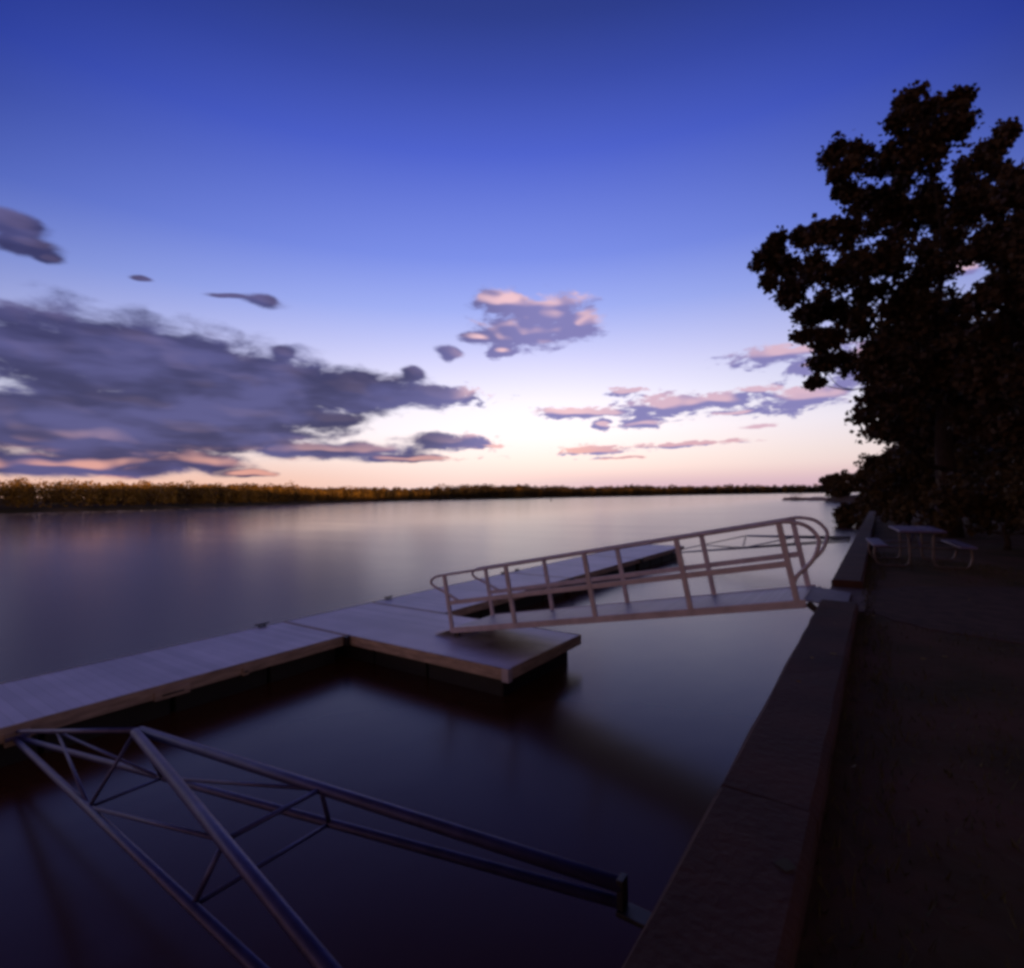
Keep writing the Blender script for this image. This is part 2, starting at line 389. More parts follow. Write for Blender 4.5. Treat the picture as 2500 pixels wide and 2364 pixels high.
# ------------------------------------------------------------------ water, river bed
def sheet(name, x0, x1, y0, y1, z, m_):
    o = MB(); o.v = [Vector(p) for p in ((x0, y0, z), (x1, y0, z), (x1, y1, z), (x0, y1, z))]; o.f = [[0, 1, 2, 3]]; o.smooth = [False]
    return o.build(name, m_)
wm = bpy.data.materials.new('river_water'); wm.use_nodes = True; t = wm.node_tree; b = t.nodes['Principled BSDF']
b.inputs['Base Color'].default_value = (.085, .024, .007, 1); b.inputs['IOR'].default_value = 1.333; b.inputs['Roughness'].default_value = .14; b.inputs['Specular Tint'].default_value = (.34, .19, .24, 1)
co = t.nodes.new('ShaderNodeNewGeometry')
def wnoise(sx, sy, det, rot=0):
    mp = t.nodes.new('ShaderNodeMapping'); mp.inputs['Scale'].default_value = (sx, sy, 1); mp.inputs['Rotation'].default_value = (0, 0, rot); t.links.new(co.outputs['Position'], mp.inputs[0])
    n = t.nodes.new('ShaderNodeTexNoise'); n.inputs['Scale'].default_value = 1; n.inputs['Detail'].default_value = det; t.links.new(mp.outputs[0], n.inputs['Vector']); return n.outputs['Fac']
bp = t.nodes.new('ShaderNodeBump'); bp.inputs['Strength'].default_value = .2; bp.inputs['Distance'].default_value = .03
t.links.new(wnoise(.9, .5, 3), bp.inputs['Height']); t.links.new(bp.outputs[0], b.inputs['Normal'])
mr = t.nodes.new('ShaderNodeMapRange'); mr.inputs[3].default_value = -.02; mr.inputs[4].default_value = .03; t.links.new(wnoise(.05, .16, 3, -.6), mr.inputs[0])
# choppier in the slack water by the wall, smoother out in the channel
sx = t.nodes.new('ShaderNodeSeparateXYZ'); t.links.new(co.outputs['Position'], sx.inputs[0])
m2 = t.nodes.new('ShaderNodeMapRange'); m2.interpolation_type = 'SMOOTHSTEP'
for i_, v_ in enumerate((-60, -8, .125, .22)): m2.inputs[i_+1].default_value = v_
t.links.new(sx.outputs[0], m2.inputs[0])
ad = t.nodes.new('ShaderNodeMath'); t.links.new(mr.outputs[0], ad.inputs[0]); t.links.new(m2.outputs[0], ad.inputs[1]); t.links.new(ad.outputs[0], b.inputs['Roughness'])
tag(sheet('river_water', -3500, 3500, -400, 8000, 0, wm), kind='structure')

# ------------------------------------------------------------------ terrain on both banks
def smooth_noise(x, y, s, seed=0):
    return math.sin(x*s*1.3+seed)*math.cos(y*s*.9+seed*2)+.5*math.sin(x*s*2.7+y*s*2.1+seed)
def loft(name, line, offs, zf, m_, side):
    """line: shore points; offs: distances inland; side: unit-ish inland direction per point"""
    o = MB(); k = len(offs)
    for i, (x, y) in enumerate(line):
        for d in offs:
            s = side(x, y); o.v.append(Vector((x+s[0]*d, y+s[1]*d, zf(x, y, d, i))))
    for i in range(len(line)-1):
        for j in range(k-1): o.f.append([i*k+j, (i+1)*k+j, (i+1)*k+j+1, i*k+j+1]); o.smooth.append(True)
    return o.build(name, m_)
near = [(-.30, y) for y in list(range(-160, -20, 20))+list(range(-20, 46, 3))]
natural = [(-.9, 47), (-1.5, 51), (-2.2, 55), (-2.9, 60), (-2.0, 66), (-.3, 74), (.6, 90), (-1.2, 110), (-2.5, 130), (-3.0, 160), (-7, 185), (-14, 210), (-19, 240), (-14, 280), (0, 360), (15, 500), (40, 800), (70, 1200), (90, 1700), (60, 2300)]
OFF = [0, .6, 2, 4, 7, 12, 20, 32, 48, 64, 80, 110, 200]
def zr(x, y, d, i):
    if i < len(near):
        base = 1.8 + (.03*smooth_noise(d, y, .8) if d > 12 else 0)
    else:
        base = min(1.8, -.4 + d*.55)
    if d >= 48 and y < 700: base += {48: 5, 64: 15, 80: 22.5, 110: 24.6, 200: 24.6}[d] + (2.5*min(1, max(0, (y-120)/150)) if d >= 80 else 0) + 1.5*smooth_noise(x, y, .02)  # inland ridge, added to keep the low sun off foreground and lower far woods
    elif d >= 20: base += {20: 0, 32: 3, 48: 10, 64: 22, 80: 32, 110: 38, 200: 40}[d]
    return base
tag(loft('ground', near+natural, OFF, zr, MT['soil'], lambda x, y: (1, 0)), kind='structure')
far_line = [(-330, -120), (-305, -30), (-284, 40), (-286, 80), (-298, 120), (-330, 160), (-365, 205), (-415, 270), (-470, 345), (-520, 440), (-552, 530), (-552, 640), (-538, 766), (-545, 900), (-550, 1020), (-530, 1300), (-480, 1600), (-370, 1850), (-204, 1985), (-60, 2060), (120, 2120), (300, 2150)]
def fside(x, y):
    if y < 1500: return (-1, 0)
    k = min(1, (y-1500)/500); v = Vector((-1+k, k, 0)).normalized(); return (v.x, v.y)
def zl(x, y, d, i):
    s = 1 + max(0, y-600)/500
    return [-.5, .5, 1.6, 2.2, 4, 7*min(s, 2), 9*min(s, 2.3)][[0, 4, 10, 30, 70, 160, 400].index(d)]
tag(loft('far_bank', far_line, [0, 4, 10, 30, 70, 160, 400], zl, MT['bank'], fside), kind='structure')

# ------------------------------------------------------------------ far woods
def far_woods():
    Vs, Ts = [], []
    P = [Vector((x, y, 0)) for x, y in far_line]
    for i in range(len(P)-1):
        a, b = P[i], P[i+1]; seg = (b-a).length
        D = max(180, (a+b).length/2); far = min(1, (D-250)/1500)
        step = 4.2 + D*.007
        n = max(2, int(seg/step))
        for row in range(5):
            for k in range(n):
                q = a + (b-a)*((k+rnd.random())/n); s = fside(q.x, q.y); off = 6 + row*(9+D*.012) + rnd.uniform(-3, 3)
                x, y = q.x+s[0]*off, q.y+s[1]*off; g = 2.0 + off*.035
                hump = max(0, 1-abs(y-760)/230)*8 + max(0, 1-abs(D-1500)/500)*3
                H = (9.5 + 1.3*smooth_noise(x, y, .05, 2) + 1.5*smooth_noise(x, y, .017, 4) + rnd.uniform(-1.2, 2.4)+ (rnd.random() < .03)*2.0) * (1+far*1.15) + hump + row*.35
                if 470 < y < 760: H *= .92
                r = H*rnd.uniform(.30, .42); nn = int(330 - 180*far)
                c = ball(nn, .0)*np.array([r, r, H*.42]) + np.array([x, y, g+H*.54])
                low = rng.random(nn) < .2; c[low, 2] = g + rng.uniform(0, H*.3, low.sum())
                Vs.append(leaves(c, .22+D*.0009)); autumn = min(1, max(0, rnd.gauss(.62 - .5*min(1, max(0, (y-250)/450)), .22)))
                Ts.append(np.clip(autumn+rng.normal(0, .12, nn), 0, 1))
    o = numpy_mesh('far_woods', np.concatenate(Vs), 4, MT['far'], None, np.concatenate(Ts))
    tag(o, 'low autumn woodland along the whole far shore, treetops lit orange at the left', 'woods', kind='stuff')
far_woods()

# ------------------------------------------------------------------ trees and shrubs
def grow(parent, lobes, m_, base_r, leafsize, per=420, trunk_top=None, trunk=True):
    """lobes: (x, y, z, r) leaf masses in local coordinates; limbs join each to the nearest lower one"""
    Vs, Ts = [], []
    for x, y, z, r in lobes:
        ntw = max(4, int(21*r**1.4+4)); tw = ball(ntw, .3)*r*.88*np.array([1, 1, .92]) + np.array([x, y, z])
        for c in tw:
            n = int(per/9*(.6+rnd.random()*.8)); cc = rng.normal(size=(n, 3))*np.array([.125, .125, .12])*(.75+.45*min(r, 1.2)) + c
            Vs.append(leaves(cc, leafsize)); Ts.append(np.clip(rng.normal(.4, .12, n)+rnd.uniform(-.3, .4), 0, 1))
    numpy_mesh('crown', np.concatenate(Vs), 4, m_, parent, np.concatenate(Ts))
    if not trunk: return
    mb = MB(); top = trunk_top or max(l[2] for l in lobes)*.72
    tp = [Vector((.05*math.sin(k*1.7)*k*.4, .05*math.cos(k*1.1)*k*.4, top*k/8)) for k in range(9)]
    mb.tube(tp, [base_r*(1.25 if k == 0 else 1-k*.095) for k in range(9)], 10)
    nodes = [(p, base_r*(1-k*.095)) for k, p in enumerate(tp) if k >= 2]
    for l in sorted(lobes, key=lambda l: Vector((l[0], l[1], 0)).length):
        q = Vector(l[:3]); best = min(nodes, key=lambda n: (n[0]-q).length + max(0, n[0].z-q.z+.6)*2.2)
        a, ra = best; r1 = max(.018, min(ra*.55, .05+l[3]*.05)); midp = (a+q)/2 + Vector((0, 0, -.12*(q-a).length)) + Vector([rnd.uniform(-.1, .1) for _ in range(3)])
        pts = bez([a, midp, q], 4); mb.tube(pts, [r1*(1-.6*i/(len(pts)-1)) for i in range(len(pts))], 6); nodes.append((q, r1*.6)); nodes.append((midp, r1*.8))
        for _ in range(3):
            e = q + Vector([rnd.uniform(-1, 1)*l[3] for _ in range(3)]); mb.tube([q, (q+e)/2+Vector((0, 0, .04)), e], [r1*.4, r1*.3, .008], 4)
    mb.build('trunk', MT['bark'], parent)
LA = [(-0.71,-2.27,13.51,0.45), (-1.02,-3.3,12.39,0.31), (-0.18,-0.89,13.86,0.34), (0.5,-1.93,13.2,0.37), (0.26,-2.62,12.24,0.42),
  (-0.2,-0.84,12.88,0.81), (2.36,4.17,14.94,0.43), (1.8,3.06,13.89,0.47), (1.16,2.42,12.99,0.78), (-0.83,-2.39,11.71,0.87),
  (-1.64,-0.98,12.5,0.45), (-2.08,-2.93,12.2,0.29), (-2.69,-4.01,11.77,0.34), (-2.37,-4.18,11.02,0.37), (-2.51,-3.59,10.74,0.27),
  (-2.16,1.14,12.59,0.58), (-1.54,0.96,11.91,0.91), (-0.62,1.48,11.74,1.13), (0.46,2.19,11.79,1.04), (0.8,-1.38,10.25,0.53),
  (1.53,-0.17,11.63,0.23), (-4.55,-2.38,10.09,0.43), (-5.03,-2.04,9.8,0.33), (-4.49,-0.88,9.88,0.53), (-3.92,-0.36,11.08,0.38),
  (-3.01,-4.7,9.15,0.36), (-2.6,-1.15,10.42,0.57), (-4.81,-2.24,9.03,0.24), (-4.04,-2.74,8.29,0.48), (-3.11,-4.16,8.25,0.59),
  (-2.39,-1.8,8.79,0.72), (-1.69,-3.74,8.56,0.76), (-3.79,0.16,8.29,0.51), (-3.09,0.21,8.5,0.65), (-3.75,-2.23,6.96,0.28),
  (-3.08,-3.31,6.28,0.39), (-2.44,0.96,7.79,0.7), (-3.36,-1.77,5.98,0.35), (-3.68,-0.01,5.62,0.23), (-2.7,0.43,6.36,0.42),
  (-1.65,-1.03,7.81,0.97), (-0.79,-1.06,8.8,1.11), (0.3,0.86,9.72,0.89), (-0.62,-0.78,7.14,1.12), (-0.95,-2.66,5.13,1.03),
  (-1.77,-2.34,5.65,0.73), (0.45,2.36,8.14,0.91), (0.06,-2.71,5.12,0.9), (-1.57,-3.79,3.81,0.9), (-0.35,0.74,4.06,1.35)]
LB = [(-2.54,-2.42,8.52,0.37), (-2.11,-0.91,9.68,0.24), (-2.5,-1.46,8.16,0.45), (-2.98,-2.4,7.37,0.23), (-1.7,1.67,8.35,0.58),
  (-2.84,-2.98,6.23,0.4), (-2.38,-1.58,5.75,0.54), (-3.16,-3.16,5.88,0.27), (-2.35,-0.47,5.03,0.36), (-2.37,-2.2,4.18,0.35),
  (-3.08,-2.34,5.34,0.3), (-2.58,-0.04,4.15,0.34), (-2.5,-2.04,3.02,0.35), (-3.03,-1.29,4.5,0.46), (-1.73,1.38,2.25,0.74),
  (-2.04,-2.91,7.35,0.7), (-1.94,-2.98,5.54,0.69), (-1.8,-2.02,3.94,0.85), (-2.88,-0.14,3.38,0.72), (-1.69,-0.21,9.32,0.41)]
tA = thing('maple_tree', 'tall dark maple behind the picnic table, its leafy limb reaching left over the river', 'tree', (1.8, 22.5, 1.78))
grow(tA, LA, MT['leaf'], .34, .085, 700, 9)
tB = thing('maple_tree', 'dark broadleaf tree cut by the right edge, sky showing through its leaves', 'tree', (5.2, 19.5, 1.78))
grow(tB, LB + [(.2, .3, 6, 1.2), (.6, -.4, 8, 1.2), (.3, .2, 4.4, 1.1), (1.4, .3, 6.6, 1.2)], MT['leaf'], .26, .085, 560, 7)
for p, a, lab in (((7.5, -3.5, 1.78), 2.2, 'unseen maple added behind the viewpoint to shade the foreground'), ((4.8, -12, 1.78), 4.0, 'second unseen maple added farther back behind the viewpoint for shade')):
    o = copy_tree(tA); o.location = p; o.rotation_euler = (0, 0, a); o['label'] = lab  # out-of-view copies, added only to darken the foreground
def crown(rx, rz, zc, n, seed, taper=0):
    r = random.Random(seed); o = []
    for _ in range(n):
        th = r.uniform(0, 6.283); c = r.uniform(-1, 1); s = math.sqrt(1-c*c); q = r.uniform(.35, 1)
        k = 1 - taper*(1-c)/2
        o.append((math.cos(th)*s*rx*q*k, math.sin(th)*s*rx*q*k, zc+c*rz*q, rx*r.uniform(.24, .4)))
    return o
trees = [
 ((3.0, 41, 1.7), 4.9, 5.0, 8.2, 44, .6, .13, 'rounded tree leaning over the bank, just left of and behind the tall maple'),
 ((5.6, 30, 1.8), 3.4, 5.0, 5.4, 26, .2, .12, 'dark tree filling the gap under the tall maple crown'),
 ((9.5, 24, 1.8), 3.6, 5.2, 6.0, 26, .1, .12, 'dark tree in the deep shade at the far right behind the picnic table'),
]
for i, (p, rx, rz, zc, n, tp, ls, lab) in enumerate(trees):
    t_ = thing('broadleaf_tree', lab, 'tree', p, 0, 'trees along the near bank'); grow(t_, crown(rx, rz, zc, n, 20+i, tp), MT['leaf2'], .22, ls, 330, zc)
shr = [((2.6, 18.2, 1.8), 1.5, 1.25, 10, 'dark shrub directly behind the picnic table'),
 ((.9, 26.5, 1.8), 1.35, 1.5, 12, 'dark shrub beside the seawall, between picnic table and maple trunk'),
 ((5.2, 16.4, 1.8), 1.9, 1.7, 14, 'wide dark shrub at the right edge behind the grass'),
 ((.7, 33, 1.8), 1.6, 2.1, 14, 'tall dark shrub on the seawall edge beyond the tall maple'),
 ((3.9, 24.5, 1.8), 2.0, 2.2, 14, 'big dark shrub under the tall maple'),
 ((-1.7, 60, -.15), 2.0, 1.05, 18, 'low bush hanging over the water beyond the end of the seawall'),
 ((-.5, 53, .2), 1.7, 1.3, 14, 'rounded bush on the waterline nearest the end of the seawall'),
 ((1.2, 72, 1.4), 3.0, 3.2, 16, 'tall shrub in the notch of the bank behind the waterline bushes')]
for i, (p, rx, rz, n, lab) in enumerate(shr):
    t_ = thing('shrub', lab, 'shrub', p, 0, 'dark shrubs along the bank'); grow(t_, crown(rx, rz, rz*1.0, n, 60+i), MT['leaf2'], .07, .085+(.05 if p[1] > 45 else 0), 300, rz*1.2)
# trees down the near bank, beyond the seawall
r2 = random.Random(3)
ds = [((6, 62), 11, 'second'), ((4, 95), 11, ''), ((3.5, 125), 11.5, ''), ((2, 155), 10.5, ''), ((-3, 186), 9.5, ''), ((-10.5, 214), 9, ''), ((-15.5, 240), 10, ''), ((12, 84), 13, ''), ((12, 120), 14, ''), ((8, 190), 13, ''), ((4, 232), 13, '')]
dl = ['tree over the near bank just past the waterline bushes', 'first tree of the distant row on the near bank', 'dark tree midway down the distant near bank', 'low tree before the point on the near bank',
 'rounded tree on the inner side of the distant point', 'rounded tree near the tip of the distant point, above the moored boats', 'outermost tree on the tip of the distant point', 'taller tree set back behind the near bank row', 'tall tree set back midway down the near bank', 'tall tree set back behind the distant point', 'tall tree farthest back behind the distant point']
for i, ((x, y), H, _) in enumerate(ds):
    t_ = thing('bank_tree', dl[i], 'tree', (x, y, 1.5), 0, 'distant trees down the near bank')
    lob = crown(H*.38, H*.46, H*.46, 30, 100+i); Vs, Ts = [], []
    for lx, ly, lz, r in lob:
        n = 130; c = ball(n, .2)*r*1.25 + np.array([lx, ly, max(lz, r*.6)]); Vs.append(leaves(c, .16+y*.0011)); Ts.append(np.clip(rng.normal(.35, .15, n), 0, 1))
    numpy_mesh('crown', np.concatenate(Vs), 4, MT['leaf2'], t_, np.concatenate(Ts))
    MB().tube([(0, 0, -.5), (.1, 0, H*.3), (0, .1, H*.7)], [.3, .22, .1], 7).build('trunk', MT['bark'], t_)

# ------------------------------------------------------------------ seawall
sw = thing('seawall', 'long low seawall with a worn brown cap running from the foreground to the trees', 'wall', (0, 0, 0))
XW0, XW1, CAPZ = -.69, -.27, 1.93
def capseg(y0, y1):
    o = MB(); n = max(1, int((y1-y0)/.35)); r = random.Random(int(y0*10))
    prof = [(XW0, 1.58), (XW0, CAPZ-.025), (XW0+.025, CAPZ), (XW1-.03, CAPZ-.004), (XW1, CAPZ-.035), (XW1, 1.58)]
    for i in range(n+1):
        y = y0+(y1-y0)*i/n
        for (x, z) in prof: o.v.append(Vector((x+r.uniform(-.006, .006), y, z+r.uniform(-.005, .005))))
    k = len(prof)
    for i in range(n):
        for j in range(k-1): o.f.append([i*k+j, i*k+j+1, (i+1)*k+j+1, (i+1)*k+j]); o.smooth.append(False)
    o.f.append([j for j in range(k)][::-1]); o.f.append([n*k+j for j in range(k)]); o.smooth += [False, False]
    return o
segs = [(a, a+2.64) for a in (-7.9, -5.25, -2.60, .05, 2.70)] + [(5.35, 8.06)] + [(9.99+k*2.7, 9.99+k*2.7+2.69) for k in range(13)]
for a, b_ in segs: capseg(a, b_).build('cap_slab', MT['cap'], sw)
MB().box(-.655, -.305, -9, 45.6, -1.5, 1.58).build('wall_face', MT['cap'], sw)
MB().box(-.70, -.20, 8.075, 9.975, 1.585, 1.815).build('threshold', MT['concrete'], sw, .01)

# path and turf
pth = MB(); ring = [(-.19, 8.2), (.2, 7.6), (.9, 7.25), (2.0, 7.1), (3.4, 7.4), (5.2, 7.5), (8, 8.0), (14, 9), (14, 13.5), (9, 12.6), (5.5, 12.0), (3.2, 11.8), (1.5, 11.2), (.4, 10.6), (-.19, 9.9)]
rg = []
for i in range(len(ring)):
    a, b_ = Vector(ring[i]), Vector(ring[(i+1) % len(ring)])
    for k in range(5):
        q = a.lerp(b_, k/5); rg.append((q.x+(rnd.uniform(-.07, .07) if q.x > 0 else 0), q.y+rnd.uniform(-.08, .08)))
pth.poly(rg, 1.78, 1.808); tag(pth.build('path', MT['gravel']), kind='structure')

def grass():
    n = 42000; x = rng.uniform(-.27, 6.5, n)**1.0; y = rng.uniform(.6, 16, n)
    dense = smooth = np.sin(x*1.7+np.sin(y*.9)*2)+np.cos(y*1.3+x)+rng.normal(0, .7, n)
    edge_ = (x < .05)
    inpath = (y > 7.4+.1*x) & (y < 11.0+.18*x) & (x > -.1)
    keep = ((dense > .1) | edge_) & ~inpath; x, y = x[keep], y[keep]; n = len(x)
    h = rng.uniform(.02, .075, n)*(1+.5*(x < .1)); a = rng.uniform(0, 6.283, n); wv = rng.uniform(.003, .007, n); lean = rng.normal(0, .025, (n, 2))
    z = np.full(n, 1.795)
    p0 = np.stack([x-np.cos(a)*wv, y-np.sin(a)*wv, z], 1); p1 = np.stack([x+np.cos(a)*wv, y+np.sin(a)*wv, z], 1); p2 = np.stack([x+lean[:, 0], y+lean[:, 1], z+h], 1)
    o = numpy_mesh('grass', np.stack([p0, p1, p2], 1).reshape(-1, 3), 3, MT['grass'], None, rng.uniform(.0, 1, n))
    tag(o, 'short patchy grass between the seawall and the shrubs', 'grass', kind='stuff')
    n = 170; x = rng.uniform(-.6, 7, n); y = rng.uniform(.8, 17, n); z = np.where(x < -.27, 1.937, 1.842)
    V = leaves(np.stack([x, y, z], 1), .035).reshape(-1, 4, 3); V[:, :, 2] = z[:, None] + (V[:, :, 2]-z[:, None])*.15
    tag(numpy_mesh('fallen_leaves', V.reshape(-1, 3), 4, MT['far'], None, rng.uniform(0, 1, n)), 'small fallen leaves scattered over the turf and wall cap', 'leaves', kind='stuff')
grass()

# ------------------------------------------------------------------ floating dock
DZ = .53
def dock(name_, label, x0, x1, y0, y1, deck='deck', extra=None, floats=None, group='floating dock sections', edge_open=()):
    t_ = thing('dock_section', label, 'dock', ((x0+x1)/2, (y0+y1)/2, 0), 0, group)
    cx, cy = (x0+x1)/2, (y0+y1)/2; a, b_, c, d = x0-cx, x1-cx, y0-cy, y1-cy
    MB().box(a+.035, b_-.035, c+.035, d-.035, DZ-.05, DZ).build('decking', MT[deck], t_, .004)
    g = .006
    MB().box(a, a+.03, c, d, DZ-.19, DZ+.004).build('fascia', MT['fascia'], t_, .004)
    MB().box(b_-.03, b_, c, d, DZ-.19, DZ+.004).build('fascia', MT['fascia'], t_, .004)
    MB().box(a+.031, b_-.031, c, c+.03, DZ-.19, DZ+.004).build('fascia', MT['fascia'], t_, .004)
    MB().box(a+.031, b_-.031, d-.03, d, DZ-.19, DZ+.004).build('fascia', MT['fascia'], t_, .004)
    if floats is None:
        n = max(1, round((y1-y0)/1.6)); stp = (y1-y0)/n
        floats = [(a+.14, b_-.14, c+stp*i+(.16 if i == 0 else .03), c+stp*(i+1)-(.16 if i == n-1 else .03)) for i in range(n)]
    for f_ in floats: MB().box(*f_, -.25, DZ-.195).build('float', MT['float'], t_, .03)
    return t_
dock('a', 'long narrow dock section at the left edge, running toward the wide landing', -11.44, -9.14, .58, 6.975)
dock('c', 'narrow dock section just beyond the landing, behind the foot of the gangway', -11.44, -8.79, 9.585, 15.94)
dock('d', 'middle section of the far dock run, seen through the gangway railing', -11.44, -8.79, 15.965, 22.34)
dock('e', 'last and farthest dock section, ending by the distant stiff arm', -11.44, -8.79, 22.365, 28.7)
t_ = dock('b', 'wide landing float with a brown patch under the foot of the gangway', -11.44, -5.045, 7.0, 9.56, 'deckpatch',
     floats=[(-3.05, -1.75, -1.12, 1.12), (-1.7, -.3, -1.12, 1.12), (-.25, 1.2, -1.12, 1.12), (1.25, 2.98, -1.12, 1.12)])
MB().box(3.19, 3.215, -1.295, -1.18, DZ-.21, DZ+.012).box(3.08, 3.189, -1.295, -1.282, DZ-.21, DZ+.012).build('corner_angle', MT['alu'], t_)
# mooring cleats along the river edge
def cleat():
    r = thing('mooring_cleat', 'c', 'cleat', (0, 0, DZ+.004), 0, 'cleats along the river edge of the dock')
    MB().box(-.04, .04, -.09, .09, 0, .015).build('base', MT['dark'], r, .003)
    for q in (-.05, .05): MB().tube([(0, q, .015), (0, q, .06)], .016, 8).build('stem', MT['dark'], r)
    MB().tube([(0, -.17, .075), (0, -.08, .062), (0, .08, .062), (0, .17, .075)], [.012, .02, .02, .012], 8).build('horn', MT['dark'], r)
    return r
c0 = cleat()
for i, (y, lab) in enumerate([(6.42, 'dark mooring cleat near the end of the left dock section'), (10.1, 'dark mooring cleat just past the wide landing'),
      (15.55, 'dark mooring cleat just before the joint of the far dock run'), (16.45, 'dark mooring cleat just after the joint of the far dock run')]):
    o = c0 if i == 0 else copy_tree(c0); o.location = (-11.36, y, DZ+.004); o['label'] = lab
# hinge hardware between sections, pile-less brackets on the shore-side fascia
def hinge(x, y, lab, first=[None]):
    if first[0] is None:
        r = thing('hinge_bracket', lab, 'bracket', (x, y, DZ-.09), 0, 'steel hinges joining the dock sections')
        MB().box(-.05, .05, -.10, -.02, -.09, .085).build('plate', MT['dark'], r, .004); MB().box(-.05, .05, .02, .10, -.09, .085).build('plate', MT['dark'], r, .004)
        MB().tube([(.0, -.0, -.11), (0, 0, .11)], .018, 8).build('pin', MT['dark'], r); first[0] = r
    else: r = copy_tree(first[0]); r.location = (x, y, DZ-.09); r['label'] = lab
hinge(-9.07, 6.985, 'dark hinge in the inner corner between left dock section and landing')
hinge(-8.73, 15.95, 'dark hinge at the inner edge of the first joint beyond the landing')
hinge(-8.73, 22.35, 'dark hinge at the inner edge of the farthest dock joint')
hinge(-8.74, 9.60, 'dark hinge where the far dock run leaves the landing')
def side_bracket(y0, y1, z0, lab):
    r = thing('tie_bracket', lab, 'bracket', (-9.14, (y0+y1)/2, DZ), 0, 'brackets on the left dock fascia'); h = (y1-y0)/2
    MB().box(.002, .05, -h, h, z0, -.075).build('plate', MT['fascia'], r, .005)
    MB().tube([(.06, -h*.6, (z0-.08)/2), (.06, h*.6, (z0-.08)/2)], .014, 8).build('rod', MT['dark'], r)
side_bracket(3.45, 3.95, -.21, 'wide tie bracket on the side of the left dock section')
side_bracket(4.80, 4.90, -.20, 'small tie bracket on the side of the left dock section')
side_bracket(1.78, 2.03, -.24, 'tie bracket on the left dock section where the near stiff arm is pinned')

# ------------------------------------------------------------------ gangway
SL = .1886; A_ = math.atan(SL); gu = Vector((math.cos(A_), 0, math.sin(A_))); gn = Vector((-math.sin(A_), 0, math.cos(A_)))
G0 = Vector((-7.16, 0, .62))                      # foot, bottom edge of chord
gw = thing('gangway', 'aluminium gangway with tubular handrails sloping from the seawall down to the landing', 'gangway', (0, 0, 0))
def gp(s, y, n): return G0 + gu*s + gn*n + Vector((0, y, 0))
YN, YF, GL = 8.0, 9.35, 6.35
posts = [.05, 1.62, 3.29, 4.89, 6.33]
for y in (YN, YF):
    MB().beam(gp(0, y, .055), gp(GL+.08, y, .055), .05, .11, gn).build('stringer', MT['alu'], gw, .006)
    for s in posts: MB().beam(gp(s, y+(-.002 if y == YN else .002), 0.0), gp(s, y+(-.002 if y == YN else .002), 1.145), .056, .075, Vector((1, 0, 0))).build('post', MT['alu'], gw, .006)
    MB().beam(gp(posts[0], y, .60), gp(posts[-1], y, .60), .038, .085, gn).build('middle_rail', MT['alu'], gw, .005)
    top = bez([gp(.35, y, .66-.05), gp(-.02, y, .83), gp(-.30, y, .985), gp(-.34, y, 1.08), gp(-.22, y, 1.15), gp(.05, y, 1.165), gp(.8, y, 1.165)], 6)[:-1]
    top += [gp(.8+(5.4*k/6), y, 1.165) for k in range(7)]
    top += bez([gp(6.2, y, 1.165), gp(6.42, y, 1.16), gp(6.63, y, 1.08), gp(6.74, y, .93), gp(6.74, y, .80), gp(6.62, y, .60), gp(6.38, y, .40), gp(6.33, y, .22), gp(6.36, y, .05)], 6)[1:]
    MB().tube(top, .027, 12).build('handrail', MT['alu'], gw)
MB().box(0, GL+.05, YN+.03, YF-.03, -.02, .02)
dk = MB(); dk.beam(gp(.02, (YN+YF)/2, .08), gp(GL+.05, (YN+YF)/2, .08), YF-YN-.056, .035, gn); dk.build('walkway_planking', MT['grating'], gw, .003)
for k in range(8): MB().beam(gp(.4+k*.82, YN+.027, .03), gp(.4+k*.82, YF-.027, .03), .05, .04).build('cross_bearer', MT['alu'], gw)
tp = MB(); tp.beam(gp(GL+.055, (YN+YF)/2, .09), Vector((-.40, (YN+YF)/2, 1.838)), YF-YN-.1, .014, gn); tp.build('threshold_plate', MT['plate'], gw)
tr = MB(); tr.beam(Vector((-7.62, (YN+YF)/2, DZ+.022)), gp(.0, (YN+YF)/2, .06), YF-YN-.02, .012, Vector((0, 0, 1))); tr.build('toe_plate', MT['alu'], gw)
for y in (YN+.12, YF-.12):
    MB().tube([Vector((-7.10, y-.05, DZ+.068)), Vector((-7.10, y+.05, DZ+.068))], .062, 14).build('roller', MT['dark'], gw)
for y in (YN, YF):
    MB().beam(gp(GL+.09, y+.06, .05), Vector((-.675, y+.06, 1.72)), .05, .08).build('hinge_lug', MT['dark'], gw)

